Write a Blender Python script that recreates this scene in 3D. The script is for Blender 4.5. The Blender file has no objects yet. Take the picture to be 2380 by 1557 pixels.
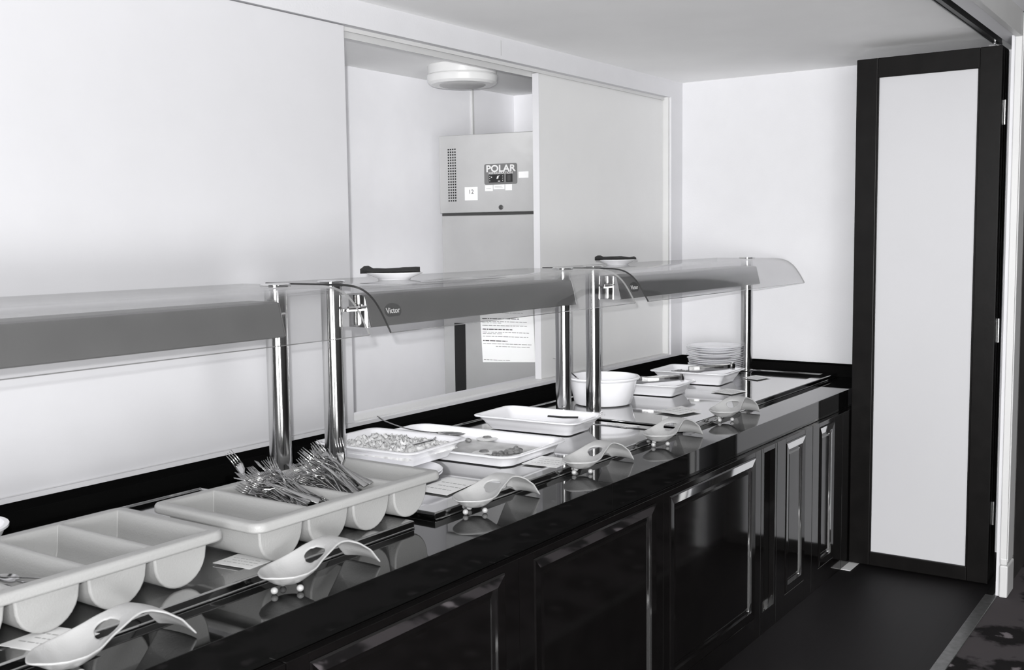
import bpy, bmesh, math, random
from mathutils import Vector, Matrix
C = bpy.context.scene.collection
SC = bpy.context.scene
PI = math.pi

# ------------------------------------------------------------ camera, light, exposure
CAM = Vector((0.0, 0.0, 1.5))
cr, cu, cf = Vector((0.5699, -0.8216, -0.0125)), Vector((0.0819, 0.0417, 0.9958)), Vector((0.8177, 0.5686, -0.0911))
cf.normalize(); cr = cf.cross(cu).normalized(); cu = cr.cross(cf).normalized()
cd = bpy.data.cameras.new('camera'); cam = bpy.data.objects.new('camera', cd); C.objects.link(cam)
M = Matrix(((cr.x, cu.x, -cf.x, CAM.x), (cr.y, cu.y, -cf.y, CAM.y), (cr.z, cu.z, -cf.z, CAM.z), (0, 0, 0, 1)))
cam.matrix_world = M
cd.sensor_width = 36.0; cd.lens = 2472.4 / 2380 * 36.0; cd.clip_start = 0.02
cd.dof.use_dof = True; cd.dof.focus_distance = 3.9; cd.dof.aperture_fstop = 11
SC.camera = cam

w = bpy.data.worlds.new('world'); SC.world = w; w.use_nodes = True
w.node_tree.nodes['Background'].inputs[0].default_value = (1, 1, 1, 1)
w.node_tree.nodes['Background'].inputs[1].default_value = 0.06


def lamp(name, kind, loc, energy, size=0.1, target=None, linear=False, size_y=None, const=False, label=None):
    ld = bpy.data.lights.new(name, kind); lo = bpy.data.objects.new(name, ld); C.objects.link(lo)
    lo.location = loc; ld.energy = energy
    if kind == 'AREA':
        ld.size = size
        if size_y: ld.shape = 'RECTANGLE'; ld.size_y = size_y
    else:
        ld.shadow_soft_size = size
    if target is not None:
        lo.rotation_euler = (Vector(target) - Vector(loc)).to_track_quat('-Z', 'Y').to_euler()
    if linear or const:
        ld.use_nodes = True; nt = ld.node_tree
        em = nt.nodes['Emission']; fo = nt.nodes.new('ShaderNodeLightFalloff')
        fo.inputs['Strength'].default_value = 1.0; fo.inputs['Smooth'].default_value = 0.0
        nt.links.new(fo.outputs['Linear' if linear else 'Constant'], em.inputs['Strength'])
    return lo


# on-camera flash, a hand's width above and to the left of the lens
lamp('flash', 'POINT', CAM - cr * 0.035 + cu * 0.055, 17.5, 0.014, const=True)
# added soft fill from behind the photographer, evening out the flash
lamp('added_fill', 'AREA', (-2.2, -1.5, 1.25), 150.0, 1.6, (3.0, 1.9, 1.7))
lamp('added_fill', 'AREA', (0.7, -0.9, 0.75), 30.0, 0.75, (3.1, 1.6, 2.31))  # added low fill, aimed upward to brighten the ceiling
# the kitchen's own light, above the hatch on the kitchen side
lamp('kitchen_light', 'AREA', (2.6, 3.15, 2.28), 9.0, 0.5, (2.6, 3.15, 0))

SC.view_settings.view_transform = 'Standard'; SC.view_settings.look = 'None'
SC.view_settings.exposure = 0.3; SC.view_settings.gamma = 1.0
SC.view_settings.use_curve_mapping = False


# ------------------------------------------------------------ materials
def mat(name, v, rough=0.5, metal=0.0, tint=(1, 1, 1), bump=0.0, bscale=60, var=0.0, vscale=8, spec=0.5, coat=0.0, trans=0.0):
    m = bpy.data.materials.new(name); m.use_nodes = True; nt = m.node_tree; b = nt.nodes['Principled BSDF']
    col = (v * tint[0], v * tint[1], v * tint[2], 1)
    b.inputs['Base Color'].default_value = col; b.inputs['Roughness'].default_value = rough
    b.inputs['Metallic'].default_value = metal; b.inputs['Specular IOR Level'].default_value = spec
    b.inputs['Coat Weight'].default_value = coat
    if trans:
        b.inputs['Transmission Weight'].default_value = trans
    tc = nt.nodes.new('ShaderNodeTexCoord')
    if var > 0:
        n = nt.nodes.new('ShaderNodeTexNoise'); n.inputs['Scale'].default_value = vscale; n.inputs['Detail'].default_value = 6
        r = nt.nodes.new('ShaderNodeMapRange'); r.inputs['From Min'].default_value = 0.3; r.inputs['From Max'].default_value = 0.7
        r.inputs['To Min'].default_value = 1 - var; r.inputs['To Max'].default_value = 1 + var
        mx = nt.nodes.new('ShaderNodeVectorMath'); mx.operation = 'SCALE'; mx.inputs[0].default_value = col[:3]
        nt.links.new(tc.outputs['Object'], n.inputs['Vector']); nt.links.new(n.outputs['Fac'], r.inputs['Value'])
        nt.links.new(r.outputs[0], mx.inputs['Scale']); nt.links.new(mx.outputs[0], b.inputs['Base Color'])
    if bump > 0:
        n2 = nt.nodes.new('ShaderNodeTexNoise'); n2.inputs['Scale'].default_value = bscale; n2.inputs['Detail'].default_value = 3
        bp = nt.nodes.new('ShaderNodeBump'); bp.inputs['Strength'].default_value = bump; bp.inputs['Distance'].default_value = 0.01
        nt.links.new(tc.outputs['Object'], n2.inputs['Vector']); nt.links.new(n2.outputs['Fac'], bp.inputs['Height'])
        nt.links.new(bp.outputs[0], b.inputs['Normal'])
    return m


W_ = (1.0, 0.998, 1.03)
m_kwall = mat('kitchen_wall_paint', 0.86, 0.6, tint=W_, var=0.015)
m_wall = mat('wall_paint', 0.66, 0.6, tint=W_, bump=0.05, bscale=120, var=0.015)
m_ceil = mat('ceiling_paint', 0.92, 0.8, var=0.02, vscale=3)
m_panel = mat('hatch_panel', 0.63, 0.45, tint=W_, var=0.01)
m_panel2 = mat('hatch_panel_grey', 0.72, 0.5, var=0.01)
m_doorpanel = mat('door_panel_white', 0.54, 0.25, tint=W_, var=0.015, vscale=2)
m_trim = mat('trim_white', 0.62, 0.4, var=0.02)
m_wood = mat('dark_stained_wood', 0.004, 0.35, spec=0.2, tint=(1.1, 0.98, 0.95), var=0.3, vscale=14, bump=0.03)
m_cab = mat('dark_gloss_wood', 0.004, 0.08, spec=0.4, tint=(1.1, 0.98, 0.98), var=0.2, vscale=10)
m_mirror = mat('polished_door_moulding', 0.8, 0.04, 1.0)
m_upstand = mat('black_upstand', 0.004, 0.9, spec=0.0)
m_granite = mat('black_gloss_stone', 0.005, 0.03, var=0.05, vscale=90)
m_steel = mat('polished_steel', 0.52, 0.06, 1.0, var=0.03, vscale=5)
m_steel_rough = mat('brushed_steel', 0.55, 0.33, 1.0, bump=0.05, bscale=25, var=0.05)
m_chrome = mat('chrome', 0.78, 0.06, 1.0)
m_post = mat('post_steel', 0.52, 0.13, 1.0)
m_cutlery = mat('cutlery_steel', 0.5, 0.14, 1.0)
m_housing = mat('lamp_housing_grey', 0.145, 0.3, 0.25, var=0.06, vscale=10)
m_plastic = mat('pale_grey_plastic', 0.38, 0.42, bump=0.12, bscale=260, tint=(1, 1, 0.99))
m_rest = mat('frosted_plastic', 0.46, 0.3, bump=0.1, bscale=240)
m_china = mat('white_china', 0.93, 0.12, tint=W_, coat=0.3)
m_food_pale = mat('pale_food', 0.78, 0.5, var=0.28, vscale=34, bump=0.6, bscale=60)
m_food_dark = mat('grey_food', 0.22, 0.4, var=0.6, vscale=40, bump=0.5, bscale=60)
m_sauce = mat('sauce', 0.5, 0.3, var=0.3, vscale=14)
m_egg = mat('egg_white', 0.75, 0.3)
m_napkin = mat('dark_napkin', 0.014, 0.85, bump=0.3, bscale=90)
m_paper = mat('white_paper', 0.88, 0.7)
m_ink = mat('ink', 0.03, 0.6)
m_faint = mat('faint_ink', 0.42, 0.6)
m_black = mat('black_plastic', 0.01, 0.4)
m_label = mat('dark_label', 0.05, 0.4)
m_white_ink = mat('white_ink', 0.75, 0.5)
m_fridge = mat('fridge_steel', 0.56, 0.3, 0.45, bump=0.25, bscale=5, var=0.06, vscale=4)
m_fridge_door = mat('fridge_door_steel', 0.56, 0.36, 0.5, bump=0.1, bscale=5, var=0.06, vscale=4)
m_lampw = mat('lamp_plastic', 0.80, 0.25)
m_diff = mat('lamp_diffuser', 0.45, 0.35)
m_light_floor = mat('pale_floor', 0.7, 0.5)


def glass_mat():
    m = bpy.data.materials.new('clear_glass'); m.use_nodes = True; nt = m.node_tree; nt.nodes.clear()
    o = nt.nodes.new('ShaderNodeOutputMaterial'); mx = nt.nodes.new('ShaderNodeMixShader')
    t = nt.nodes.new('ShaderNodeBsdfTransparent'); t.inputs[0].default_value = (0.93, 0.93, 0.93, 1)
    g = nt.nodes.new('ShaderNodeBsdfGlossy'); g.inputs['Roughness'].default_value = 0.03; g.inputs[0].default_value = (0.9, 0.9, 0.9, 1)
    lw = nt.nodes.new('ShaderNodeLayerWeight'); lw.inputs[0].default_value = 0.5
    pw = nt.nodes.new('ShaderNodeMath'); pw.operation = 'POWER'; pw.inputs[1].default_value = 4.5; nt.links.new(lw.outputs['Facing'], pw.inputs[0])
    f = nt.nodes.new('ShaderNodeMath'); f.operation = 'MULTIPLY_ADD'; f.inputs[1].default_value = 0.8; f.inputs[2].default_value = 0.045; nt.links.new(pw.outputs[0], f.inputs[0])
    nt.links.new(f.outputs[0], mx.inputs[0]); nt.links.new(t.outputs[0], mx.inputs[1]); nt.links.new(g.outputs[0], mx.inputs[2])
    nt.links.new(mx.outputs[0], o.inputs[0]); return m


m_glass = glass_mat()
m_edge = mat('glass_edge', 0.03, 0.15)
m_edge_pale = mat('glass_edge_pale', 0.3, 0.1)


def wood_floor():
    m = bpy.data.materials.new('dark_floor_tiles'); m.use_nodes = True; nt = m.node_tree; b = nt.nodes['Principled BSDF']
    tc = nt.nodes.new('ShaderNodeTexCoord'); br = nt.nodes.new('ShaderNodeTexBrick')
    br.inputs['Scale'].default_value = 1.0; br.inputs['Brick Width'].default_value = 0.6; br.inputs['Row Height'].default_value = 0.3
    br.inputs['Mortar Size'].default_value = 0.002
    br.inputs['Color1'].default_value = (0.006, 0.0055, 0.006, 1); br.inputs['Color2'].default_value = (0.007, 0.006, 0.0065, 1)
    br.inputs['Mortar'].default_value = (0.004, 0.004, 0.004, 1)
    nt.links.new(tc.outputs['Object'], br.inputs['Vector']); nt.links.new(br.outputs['Color'], b.inputs['Base Color'])
    b.inputs['Roughness'].default_value = 0.55; b.inputs['Specular IOR Level'].default_value = 0.2
    return m


def carpet_mat():
    m = bpy.data.materials.new('flowered_carpet'); m.use_nodes = True; nt = m.node_tree; b = nt.nodes['Principled BSDF']
    L = nt.links.new
    tc = nt.nodes.new('ShaderNodeTexCoord')
    vo = nt.nodes.new('ShaderNodeTexVoronoi'); vo.voronoi_dimensions = '2D'; vo.inputs['Scale'].default_value = 3.7; vo.inputs['Randomness'].default_value = 0.6
    L(tc.outputs['Object'], vo.inputs['Vector'])
    no = nt.nodes.new('ShaderNodeTexNoise'); no.inputs['Scale'].default_value = 21; no.inputs['Detail'].default_value = 5
    L(tc.outputs['Object'], no.inputs['Vector'])
    ad = nt.nodes.new('ShaderNodeMath'); ad.operation = 'MULTIPLY_ADD'; ad.inputs[1].default_value = 0.55; L(no.outputs['Fac'], ad.inputs[0]); L(vo.outputs['Distance'], ad.inputs[2])
    cr_ = nt.nodes.new('ShaderNodeValToRGB'); e = cr_.color_ramp.elements
    e[0].position = 0.0; e[0].color = (0.2, 0.18, 0.19, 1)
    e[1].position = 1.0; e[1].color = (0.065, 0.058, 0.061, 1)
    for p, c in ((0.33, 0.16), (0.38, 0.012), (0.58, 0.010), (0.72, 0.06)):
        q = e.new(p); q.color = (c * 1.05, c * 0.95, c, 1)
    L(ad.outputs[0], cr_.inputs[0]); L(cr_.outputs[0], b.inputs['Base Color'])
    b.inputs['Roughness'].default_value = 0.95; b.inputs['Specular IOR Level'].default_value = 0.1
    return m


m_floor = wood_floor(); m_carpet = carpet_mat()


# ------------------------------------------------------------ mesh helpers
def obj(name, bm, m, parent=None, smooth=False, loc=(0, 0, 0), mods=(), rot=None):
    if isinstance(bm, bmesh.types.BMesh):
        bmesh.ops.recalc_face_normals(bm, faces=bm.faces[:])
        me = bpy.data.meshes.new(name); bm.to_mesh(me); bm.free()
    else:
        me = bm
    for mm in (m if isinstance(m, (list, tuple)) else [m]):
        me.materials.append(mm)
    if smooth:
        for p in me.polygons: p.use_smooth = True
    o = bpy.data.objects.new(name, me); C.objects.link(o); o.parent = parent; o.location = loc
    if rot: o.rotation_euler = rot
    for k in mods:
        if k[0] == 'bevel':
            md = o.modifiers.new('bevel', 'BEVEL'); md.width = k[1]; md.segments = k[2]; md.limit_method = 'ANGLE'; md.angle_limit = math.radians(k[3] if len(k) > 3 else 35)
        elif k[0] == 'solid':
            md = o.modifiers.new('solid', 'SOLIDIFY'); md.thickness = k[1]; md.offset = k[2]
        elif k[0] == 'sub':
            md = o.modifiers.new('sub', 'SUBSURF'); md.levels = k[1]; md.render_levels = k[1]
    if smooth == 'auto' or smooth is True:
        pass
    return o


def smooth_angle(o, deg=35):
    me = o.data
    for p in me.polygons: p.use_smooth = True
    bm = bmesh.new(); bm.from_mesh(me)
    for e in bm.edges:
        if len(e.link_faces) == 2 and e.calc_face_angle(0) > math.radians(deg): e.smooth = False
    bm.to_mesh(me); bm.free()


def tag(o, label, cat, group=None, kind=None):
    o['label'] = label; o['category'] = cat
    if group: o['group'] = group
    if kind: o['kind'] = kind
    return o


def thing(name, label, cat, loc=(0, 0, 0), rz=0.0, group=None):
    o = bpy.data.objects.new(name, None); o.empty_display_size = 0.05; C.objects.link(o)
    o.location = loc; o.rotation_euler = (0, 0, rz)
    return tag(o, label, cat, group)


def struct(name, bm, m, parent=None, mods=(), smooth=False):
    o = obj(name, bm, m, parent, smooth=smooth, mods=mods)
    if parent is None: o['kind'] = 'structure'
    return o


def box(bm, x0, x1, y0, y1, z0, z1, mi=0):
    v = [bm.verts.new(p) for p in ((x0, y0, z0), (x1, y0, z0), (x1, y1, z0), (x0, y1, z0), (x0, y0, z1), (x1, y0, z1), (x1, y1, z1), (x0, y1, z1))]
    for f in ((0, 3, 2, 1), (4, 5, 6, 7), (0, 1, 5, 4), (1, 2, 6, 5), (2, 3, 7, 6), (3, 0, 4, 7)):
        fc = bm.faces.new([v[i] for i in f]); fc.material_index = mi
    return v


def boxes(*bs):
    bm = bmesh.new()
    for b in bs: box(bm, *b)
    return bm


def lathe(prof, n=48, close=False):
    bm = bmesh.new(); rings = []
    for r, z in prof:
        if r < 1e-6: rings.append([bm.verts.new((0, 0, z))])
        else: rings.append([bm.verts.new((r * math.cos(2 * PI * i / n), r * math.sin(2 * PI * i / n), z)) for i in range(n)])
    for a, b in zip(rings, rings[1:]):
        for i in range(n):
            j = (i + 1) % n
            if len(a) == 1 and len(b) == 1: continue
            if len(a) == 1: bm.faces.new((a[0], b[i], b[j]))
            elif len(b) == 1: bm.faces.new((a[i], a[j], b[0]))
            else: bm.faces.new((a[i], a[j], b[j], b[i]))
    return bm


def loft(bm, rings, cap0=True, cap1=True, closed=True):
    vs = [[bm.verts.new(p) for p in r] for r in rings]
    n = len(vs[0])
    for a, b in zip(vs, vs[1:]):
        for i in range(n if closed else n - 1):
            j = (i + 1) % n; bm.faces.new((a[i], a[j], b[j], b[i]))
    if cap0: bm.faces.new(vs[0][::-1])
    if cap1: bm.faces.new(vs[-1])
    return vs


def strip(bm, pts, side=None, closed_caps=True, nrm=None):
    """flat bar: pts = [(pos, halfwidth, thickness)], cross-section a soft rectangle"""
    rings = []
    for i, (p, hw, th) in enumerate(pts):
        p = Vector(p)
        a = Vector(pts[max(i - 1, 0)][0]); b = Vector(pts[min(i + 1, len(pts) - 1)][0])
        t = (b - a).normalized()
        s = Vector(side) if side else t.cross(Vector((0, 0, 1)))
        s = (s - t * s.dot(t)).normalized(); u = s.cross(t).normalized()
        rings.append([p + s * hw * x + u * th * y for x, y in ((-1, 0), (-.6, .5), (.6, .5), (1, 0), (.6, -.5), (-.6, -.5))])
    loft(bm, rings)


def tube(bm, pts, r, n=10):
    rings = []
    for i, p in enumerate(pts):
        p = Vector(p); a = Vector(pts[max(i - 1, 0)]); b = Vector(pts[min(i + 1, len(pts) - 1)]); t = (b - a).normalized()
        s = t.cross(Vector((0, 0, 1)))
        if s.length < 1e-3: s = Vector((1, 0, 0))
        s.normalize(); u = s.cross(t).normalized()
        rr = r[i] if isinstance(r, (list, tuple)) else r
        rings.append([p + (s * math.cos(2 * PI * k / n) + u * math.sin(2 * PI * k / n)) * rr for k in range(n)])
    loft(bm, rings)


def rrect(hx, hy, r, z, n=6, cx=0, cy=0):
    out = []
    for sx, sy, a0 in ((1, 1, 0), (-1, 1, 90), (-1, -1, 180), (1, -1, 270)):
        for k in range(n + 1):
            a = math.radians(a0 + 90 * k / n)
            out.append((cx + sx * (hx - r) + r * math.cos(a), cy + sy * (hy - r) + r * math.sin(a), z))
    return out


def cyl(bm, cx, cy, z0, z1, r, n=32, r1=None):
    r1 = r if r1 is None else r1
    loft(bm, [[(cx + r * math.cos(2 * PI * k / n), cy + r * math.sin(2 * PI * k / n), z0) for k in range(n)],
              [(cx + r1 * math.cos(2 * PI * k / n), cy + r1 * math.sin(2 * PI * k / n), z1) for k in range(n)]])


def text_mesh(body, size, m, parent, loc, rot, name='lettering', extrude=0.0004, bold=0.0, sx=1.0, align='CENTER'):
    cu_ = bpy.data.curves.new(name, 'FONT'); cu_.body = body; cu_.size = size; cu_.extrude = extrude; cu_.offset = bold
    cu_.align_x = align; cu_.align_y = 'CENTER'; cu_.resolution_u = 4
    t = bpy.data.objects.new(name + '_curve', cu_); C.objects.link(t)
    bpy.context.view_layer.update()
    me = bpy.data.meshes.new_from_object(t.evaluated_get(bpy.context.evaluated_depsgraph_get()))
    bpy.data.objects.remove(t); bpy.data.curves.remove(cu_)
    me.materials.clear(); me.materials.append(m); me.name = name
    o = bpy.data.objects.new(name, me); C.objects.link(o); o.parent = parent; o.location = loc; o.rotation_euler = rot; o.scale = (sx, 1, 1)
    return o


# ------------------------------------------------------------ the setting
YW = 2.55           # face of the serving wall
ZC = 2.315          # ceiling
ZT = 0.794          # worktop
struct('floor', boxes((-4, 7.5, 0.85, 3.9, -0.05, 0)), m_floor)
struct('floor', boxes((-4, 9, -6, 0.81, -0.05, 0)), m_carpet)
struct('trim_1', boxes((-4, 4.64, 0.806, 0.852, -0.02, 0.004)), mat('threshold_strip', 0.16, 0.35, 0.7, var=0.2, vscale=40), mods=(('bevel', 0.002, 2),))
struct('floor', boxes((4.655, 4.80, 1.415, 1.4575, 0, 0.0025)), m_light_floor)
struct('ceiling', boxes((-4, 5.6, 0.86, YW + 0.2, ZC, ZC + 0.1)), m_ceil)
struct('ceiling', boxes((-4, 9, -6, 0.74, 3.0, 3.1)), m_ceil)
# serving wall: below the hatch, header, end post, near end
struct('wall_left', boxes((-4, 5.4, YW, YW + 0.16, 0, 0.862), (-4, 5.4, YW, YW + 0.16, 2.226, ZC),
                          (5.165, 5.4, YW, YW + 0.16, 0.862, 2.226), (-4, -1.2, YW, YW + 0.16, 0.862, 2.226)), m_wall)
struct('trim_2', boxes((-1.2, 5.165, YW + 0.012, YW + 0.10, 0.862, 0.868), (-1.2, 5.165, YW + 0.032, YW + 0.037, 2.212, 2.226),
                       (-1.2, 5.165, YW + 0.078, YW + 0.084, 2.200, 2.226), (5.150, 5.165, YW + 0.01, YW + 0.10, 0.862, 2.226)), m_trim)
struct('wall_far', boxes((5.3, 5.42, 0.82, YW, 0, ZC)), m_wall)
# nib wall behind the folded doors, room side wall above the opening
struct('wall_right', boxes((4.655, 5.3, 0.80, 0.815, 0, ZC), (-4, 5.3, 0.80, 0.86, 2.27, 3.0)), m_wall)
cas = struct('trim_3', boxes((4.642, 4.77, 0.775, 0.80, 0.15, 2.36), (-4, 4.77, 0.775, 0.80, 2.262, 2.36), (4.648, 4.764, 0.77, 0.775, 0.15, 2.355)), m_trim, mods=(('bevel', 0.003, 2),))
bm = boxes((4.636, 4.776, 0.768, 0.80, 0, 0.135)); box(bm, 4.64, 4.772, 0.772, 0.80, 0.135, 0.165)
struct('trim_4', bm, m_trim, mods=(('bevel', 0.006, 2),))
# dark dining room beyond on the right
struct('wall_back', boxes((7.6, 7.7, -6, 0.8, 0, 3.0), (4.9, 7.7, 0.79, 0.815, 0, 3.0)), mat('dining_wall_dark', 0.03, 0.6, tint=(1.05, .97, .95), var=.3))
# folding door track
struct('trim_5', boxes((-3, 4.86, 0.889, 0.911, 2.274, ZC), (-3, 4.86, 0.887, 0.891, 2.271, 2.279), (-3, 4.86, 0.909, 0.913, 2.271, 2.279)), m_black)
# ceiling bulkhead joint lines on the header
struct('trim_6', boxes((3.612, 3.6145, YW - 0.0012, YW + 0.001, 2.24, 2.30)), mat('joint_grey', 0.4))

# kitchen behind the hatch
YK = 3.56
struct('wall_kitchen_back', boxes((-1, 5.3, YK, YK + 0.1, 0, 2.42)), m_kwall)
struct('wall_kitchen_end', boxes((5.17, 5.3, YW + 0.16, YK, 0, 2.42)), m_kwall)
struct('wall_kitchen_near', boxes((-1.1, -1, YW + 0.16, YK, 0, 2.42)), m_kwall)
struct('ceiling', boxes((-1.1, 5.3, YW + 0.16, YK + 0.1, 2.32, 2.42)), m_ceil)
struct('trim_7', boxes((4.752, 4.768, YK - 0.01, YK, 1.2, 2.32)), m_trim)

# sliding hatch panels
d2 = struct('door_2', boxes((-1.18, 2.705, YW + 0.008, YW + 0.030, 0.864, 2.222)), m_panel, mods=(('bevel', 0.0015, 2),))
d3 = struct('door_3', boxes((3.955, 5.148, YW + 0.042, YW + 0.074, 0.868, 2.214)), m_panel2, mods=(('bevel', 0.0015, 2),))
struct('edge_strip', boxes((3.9535, 3.9562, YW + 0.0415, YW + 0.0745, 0.868, 2.214)), m_panel, d3)

# folded partition door
LX = 4.76
dr = bpy.data.objects.new('door_1', None); C.objects.link(dr); dr.location = (LX, 0.866, 0.008); dr['kind'] = 'structure'
LW, LH = 0.589, 2.246


def leaf_frame(x0, th):
    bm = bmesh.new()
    box(bm, x0, x0 + th, 0, 0.086, 0, LH); box(bm, x0, x0 + th, LW - 0.090, LW, 0, LH)
    box(bm, x0, x0 + th, 0.086, LW - 0.090, LH - 0.084, LH); box(bm, x0, x0 + th, 0.086, LW - 0.090, 0, 0.062)
    for yy in (0.012, 0.03): pass
    return bm


for k in range(3):
    x0 = k * 0.046
    obj('leaf_frame', leaf_frame(x0, 0.040), m_wood, dr, mods=(('bevel', 0.003, 2),))
    obj('leaf_panel', boxes((x0 + 0.012, x0 + 0.028, 0.080, LW - 0.084, 0.056, LH - 0.078)), m_doorpanel, dr)
bm = bmesh.new()
for (a, b_, c_, d_) in ((0.086, 0.092, 0.062, LH - 0.084), (LW - 0.096, LW - 0.090, 0.062, LH - 0.084)): box(bm, 0.004, 0.012, a, b_, c_, d_)
obj('glazing_bead', bm, m_wood, dr)
for hz in (0.30, 1.08, 1.98):
    bm = bmesh.new(); box(bm, 0.040, 0.046, -0.004, 0.018, hz - 0.05, hz + 0.05); cyl(bm, 0.043, -0.006, hz - 0.05, hz + 0.05, 0.006, 12)
    obj('hinge', bm, m_steel_rough, dr)
bm = bmesh.new(); cyl(bm, 0.02, 0.034, LH, 2.274 - 0.008, 0.006, 12); box(bm, 0.004, 0.036, 0.014, 0.054, LH, LH + 0.006)
obj('pivot_roller', bm, m_chrome, dr)

# ------------------------------------------------------------ counter: worktop, upstands, cabinets
bm = bmesh.new()
box(bm, -0.6, 2.6275, 1.482, 2.545, 0.712, ZT); box(bm, 2.629, 5.295, 1.482, 2.545, 0.712, ZT)
tag(obj('worktop', bm, m_granite, mods=(('bevel', 0.0012, 2),)), 'long black polished stone worktop running along the serving wall', 'worktop')
tag(obj('upstand', boxes((-0.6, 5.298, 2.452, 2.548, ZT, 0.850)), m_upstand, mods=(('bevel', 0.0015, 2),)),
    'low black polished upstand along the foot of the hatch wall', 'upstand')
tag(obj('upstand', boxes((5.205, 5.298, 1.482, 2.4515, ZT, 0.850)), m_upstand, mods=(('bevel', 0.0015, 2),)),
    'short black upstand across the far end of the counter', 'upstand')

YF = 1.458
def cabinet(x0, x1, dx0, dx1, label, z0=0.085, z1=0.692, door=True):
    t = thing('base_cabinet', label, 'cabinet', ((x0 + x1) / 2, YF, 0), 0, 'dark base cabinets under the worktop')
    cx = (x0 + x1) / 2; h0, h1 = x0 - cx, x1 - cx
    bm = bmesh.new()
    a, b = dx0 - cx, dx1 - cx
    box(bm, h0 + .001, h1 - .001, 0.022, 0.95, 0.0, 0.710)
    # face frame around the door opening
    box(bm, h0 + .001, a, 0, 0.022, 0, 0.710); box(bm, b, h1 - .001, 0, 0.022, 0, 0.710)
    box(bm, a, b, 0, 0.022, z1, 0.710); box(bm, a, b, 0, 0.022, 0, z0)
    obj('body', bm, m_cab, t, mods=(('bevel', 0.0012, 2),))
    if door:
        bm = bmesh.new(); mw = min(0.030, (b - a) * .2)
        def ring(i, y): return [(a + .001 + i, y, z0 + .001 + i), (b - .001 - i, y, z0 + .001 + i), (b - .001 - i, y, z1 - .001 - i), (a + .001 + i, y, z1 - .001 - i)]
        loft(bm, [ring(0, 0.021), ring(0, 0.001), ring(0.004, -0.003), ring(mw, -0.0005), ring(mw + .0012, 0.009), ring(mw + .016, 0.008), ring(mw + .024, 0.006)], True, True)
        bm.faces.ensure_lookup_table()
        for f in bm.faces:
            c_ = f.calc_center_median(); ys_ = sorted(round(v.co.y, 4) for v in f.verts)
            if ys_[0] == -.003 and ys_[-1] in (-.0005, -.0004, -.0006) and c_.z > z1 - .05 - .001: f.material_index = 1
            if ys_[0] in (-.0005, -.0004, -.0006) and ys_[-1] == .009 and z0 + .05 < c_.z < z1 - .05: f.material_index = 1
        obj('door', bm, [m_cab, m_mirror], t)
    return t


cabinet(-0.5, 0.55, -0.42, 0.47, 'dark panelled cabinet at the near end of the counter, below the nearest spoon rest')
cabinet(0.551, 1.34, 0.62, 1.27, 'dark panelled cabinet second from the near end of the counter')
cabinet(1.341, 2.115, 1.40, 2.055, 'dark panelled cabinet left of the one mirroring the carpet')
cabinet(2.116, 2.90, 2.180, 2.855, 'dark panelled cabinet below the fourth spoon rest')
cabinet(2.901, 3.700, 2.945, 3.645, 'wide dark panelled cabinet with a white reflection at the upper right of its door')
cabinet(3.701, 3.860, 3.72, 3.84, 'narrow plain dark pilaster between the wide cabinet and the narrow cabinets', door=False)
cabinet(3.861, 4.262, 3.955, 4.172, 'narrow dark cabinet with a tall slim panel mirroring the white door')
cabinet(4.263, 4.655, 4.345, 4.540, 'farthest narrow dark cabinet, beside the folded door')

cabinet(4.656, 5.290, 4.8, 5.2, 'plain dark end panel of the counter, mostly hidden behind the folded door', door=False)


def hot_unit(x0, x1, label):
    t = thing('servery_top', label, 'servery counter top', ((x0 + x1) / 2, 2.05, ZT), 0, 'polished steel servery tops')
    cx = (x0 + x1) / 2; a, b = x0 - cx, x1 - cx; y0, y1 = 1.658 - 2.05, 2.446 - 2.05; h = 0.0205
    bm = bmesh.new()
    f = 0.055
    def r(i, z): return [(a + i, y0 + i, z), (b - i, y0 + i, z), (b - i, y1 - i, z), (a + i, y1 - i, z)]
    loft(bm, [r(0.004, 0.0002), r(0, 0.003), r(0, h - .003), r(0.003, h), r(f, h), r(f + .002, h - .0035)], True, False)
    obj('frame', bm, m_steel, t, mods=(('bevel', 0.0008, 2),))
    bm = boxes((a + f + .002, b - f - .002, y0 + f + .002, y1 - f - .002, h - .012, h - .0035))
    obj('hot_plate', bm, m_steel, t)
    bm = bmesh.new(); tube(bm, [(a + .002, y0 - .001, .0022), (b - .002, y0 - .001, .0022)], 0.002, 8)
    obj('bead', bm, m_chrome, t)
    return t


hot_unit(0.25, 1.955, 'polished steel servery top under the two cutlery trays')
hot_unit(2.036, 3.405, 'polished steel servery top under the three food dishes, middle of the counter')
hot_unit(3.455, 5.190, 'polished steel servery top at the far end under the round bowl and the plate stack')
ZS = ZT + 0.0205; ZP = ZS - 0.0035

# ------------------------------------------------------------ gantries
GP = [(2.285, 0), (2.12, 0), (2.02, 0), (1.965, -0.001), (1.925, -0.008), (1.895, -0.022), (1.870, -0.043), (1.848, -0.072), (1.828, -0.105), (1.818, -0.122)]


def spline(ps, n=5):
    out = []
    for i in range(len(ps) - 1):
        p0 = ps[max(i - 1, 0)]; p1 = ps[i]; p2 = ps[i + 1]; p3 = ps[min(i + 2, len(ps) - 1)]
        for k in range(n):
            t = k / n
            out.append(tuple(0.5 * ((2 * p1[j]) + (-p0[j] + p2[j]) * t + (2 * p0[j] - 5 * p1[j] + 4 * p2[j] - p3[j]) * t * t + (-p0[j] + 3 * p1[j] - 3 * p2[j] + p3[j]) * t ** 3) for j in range(2)))
    out.append(ps[-1]); return out


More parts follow.
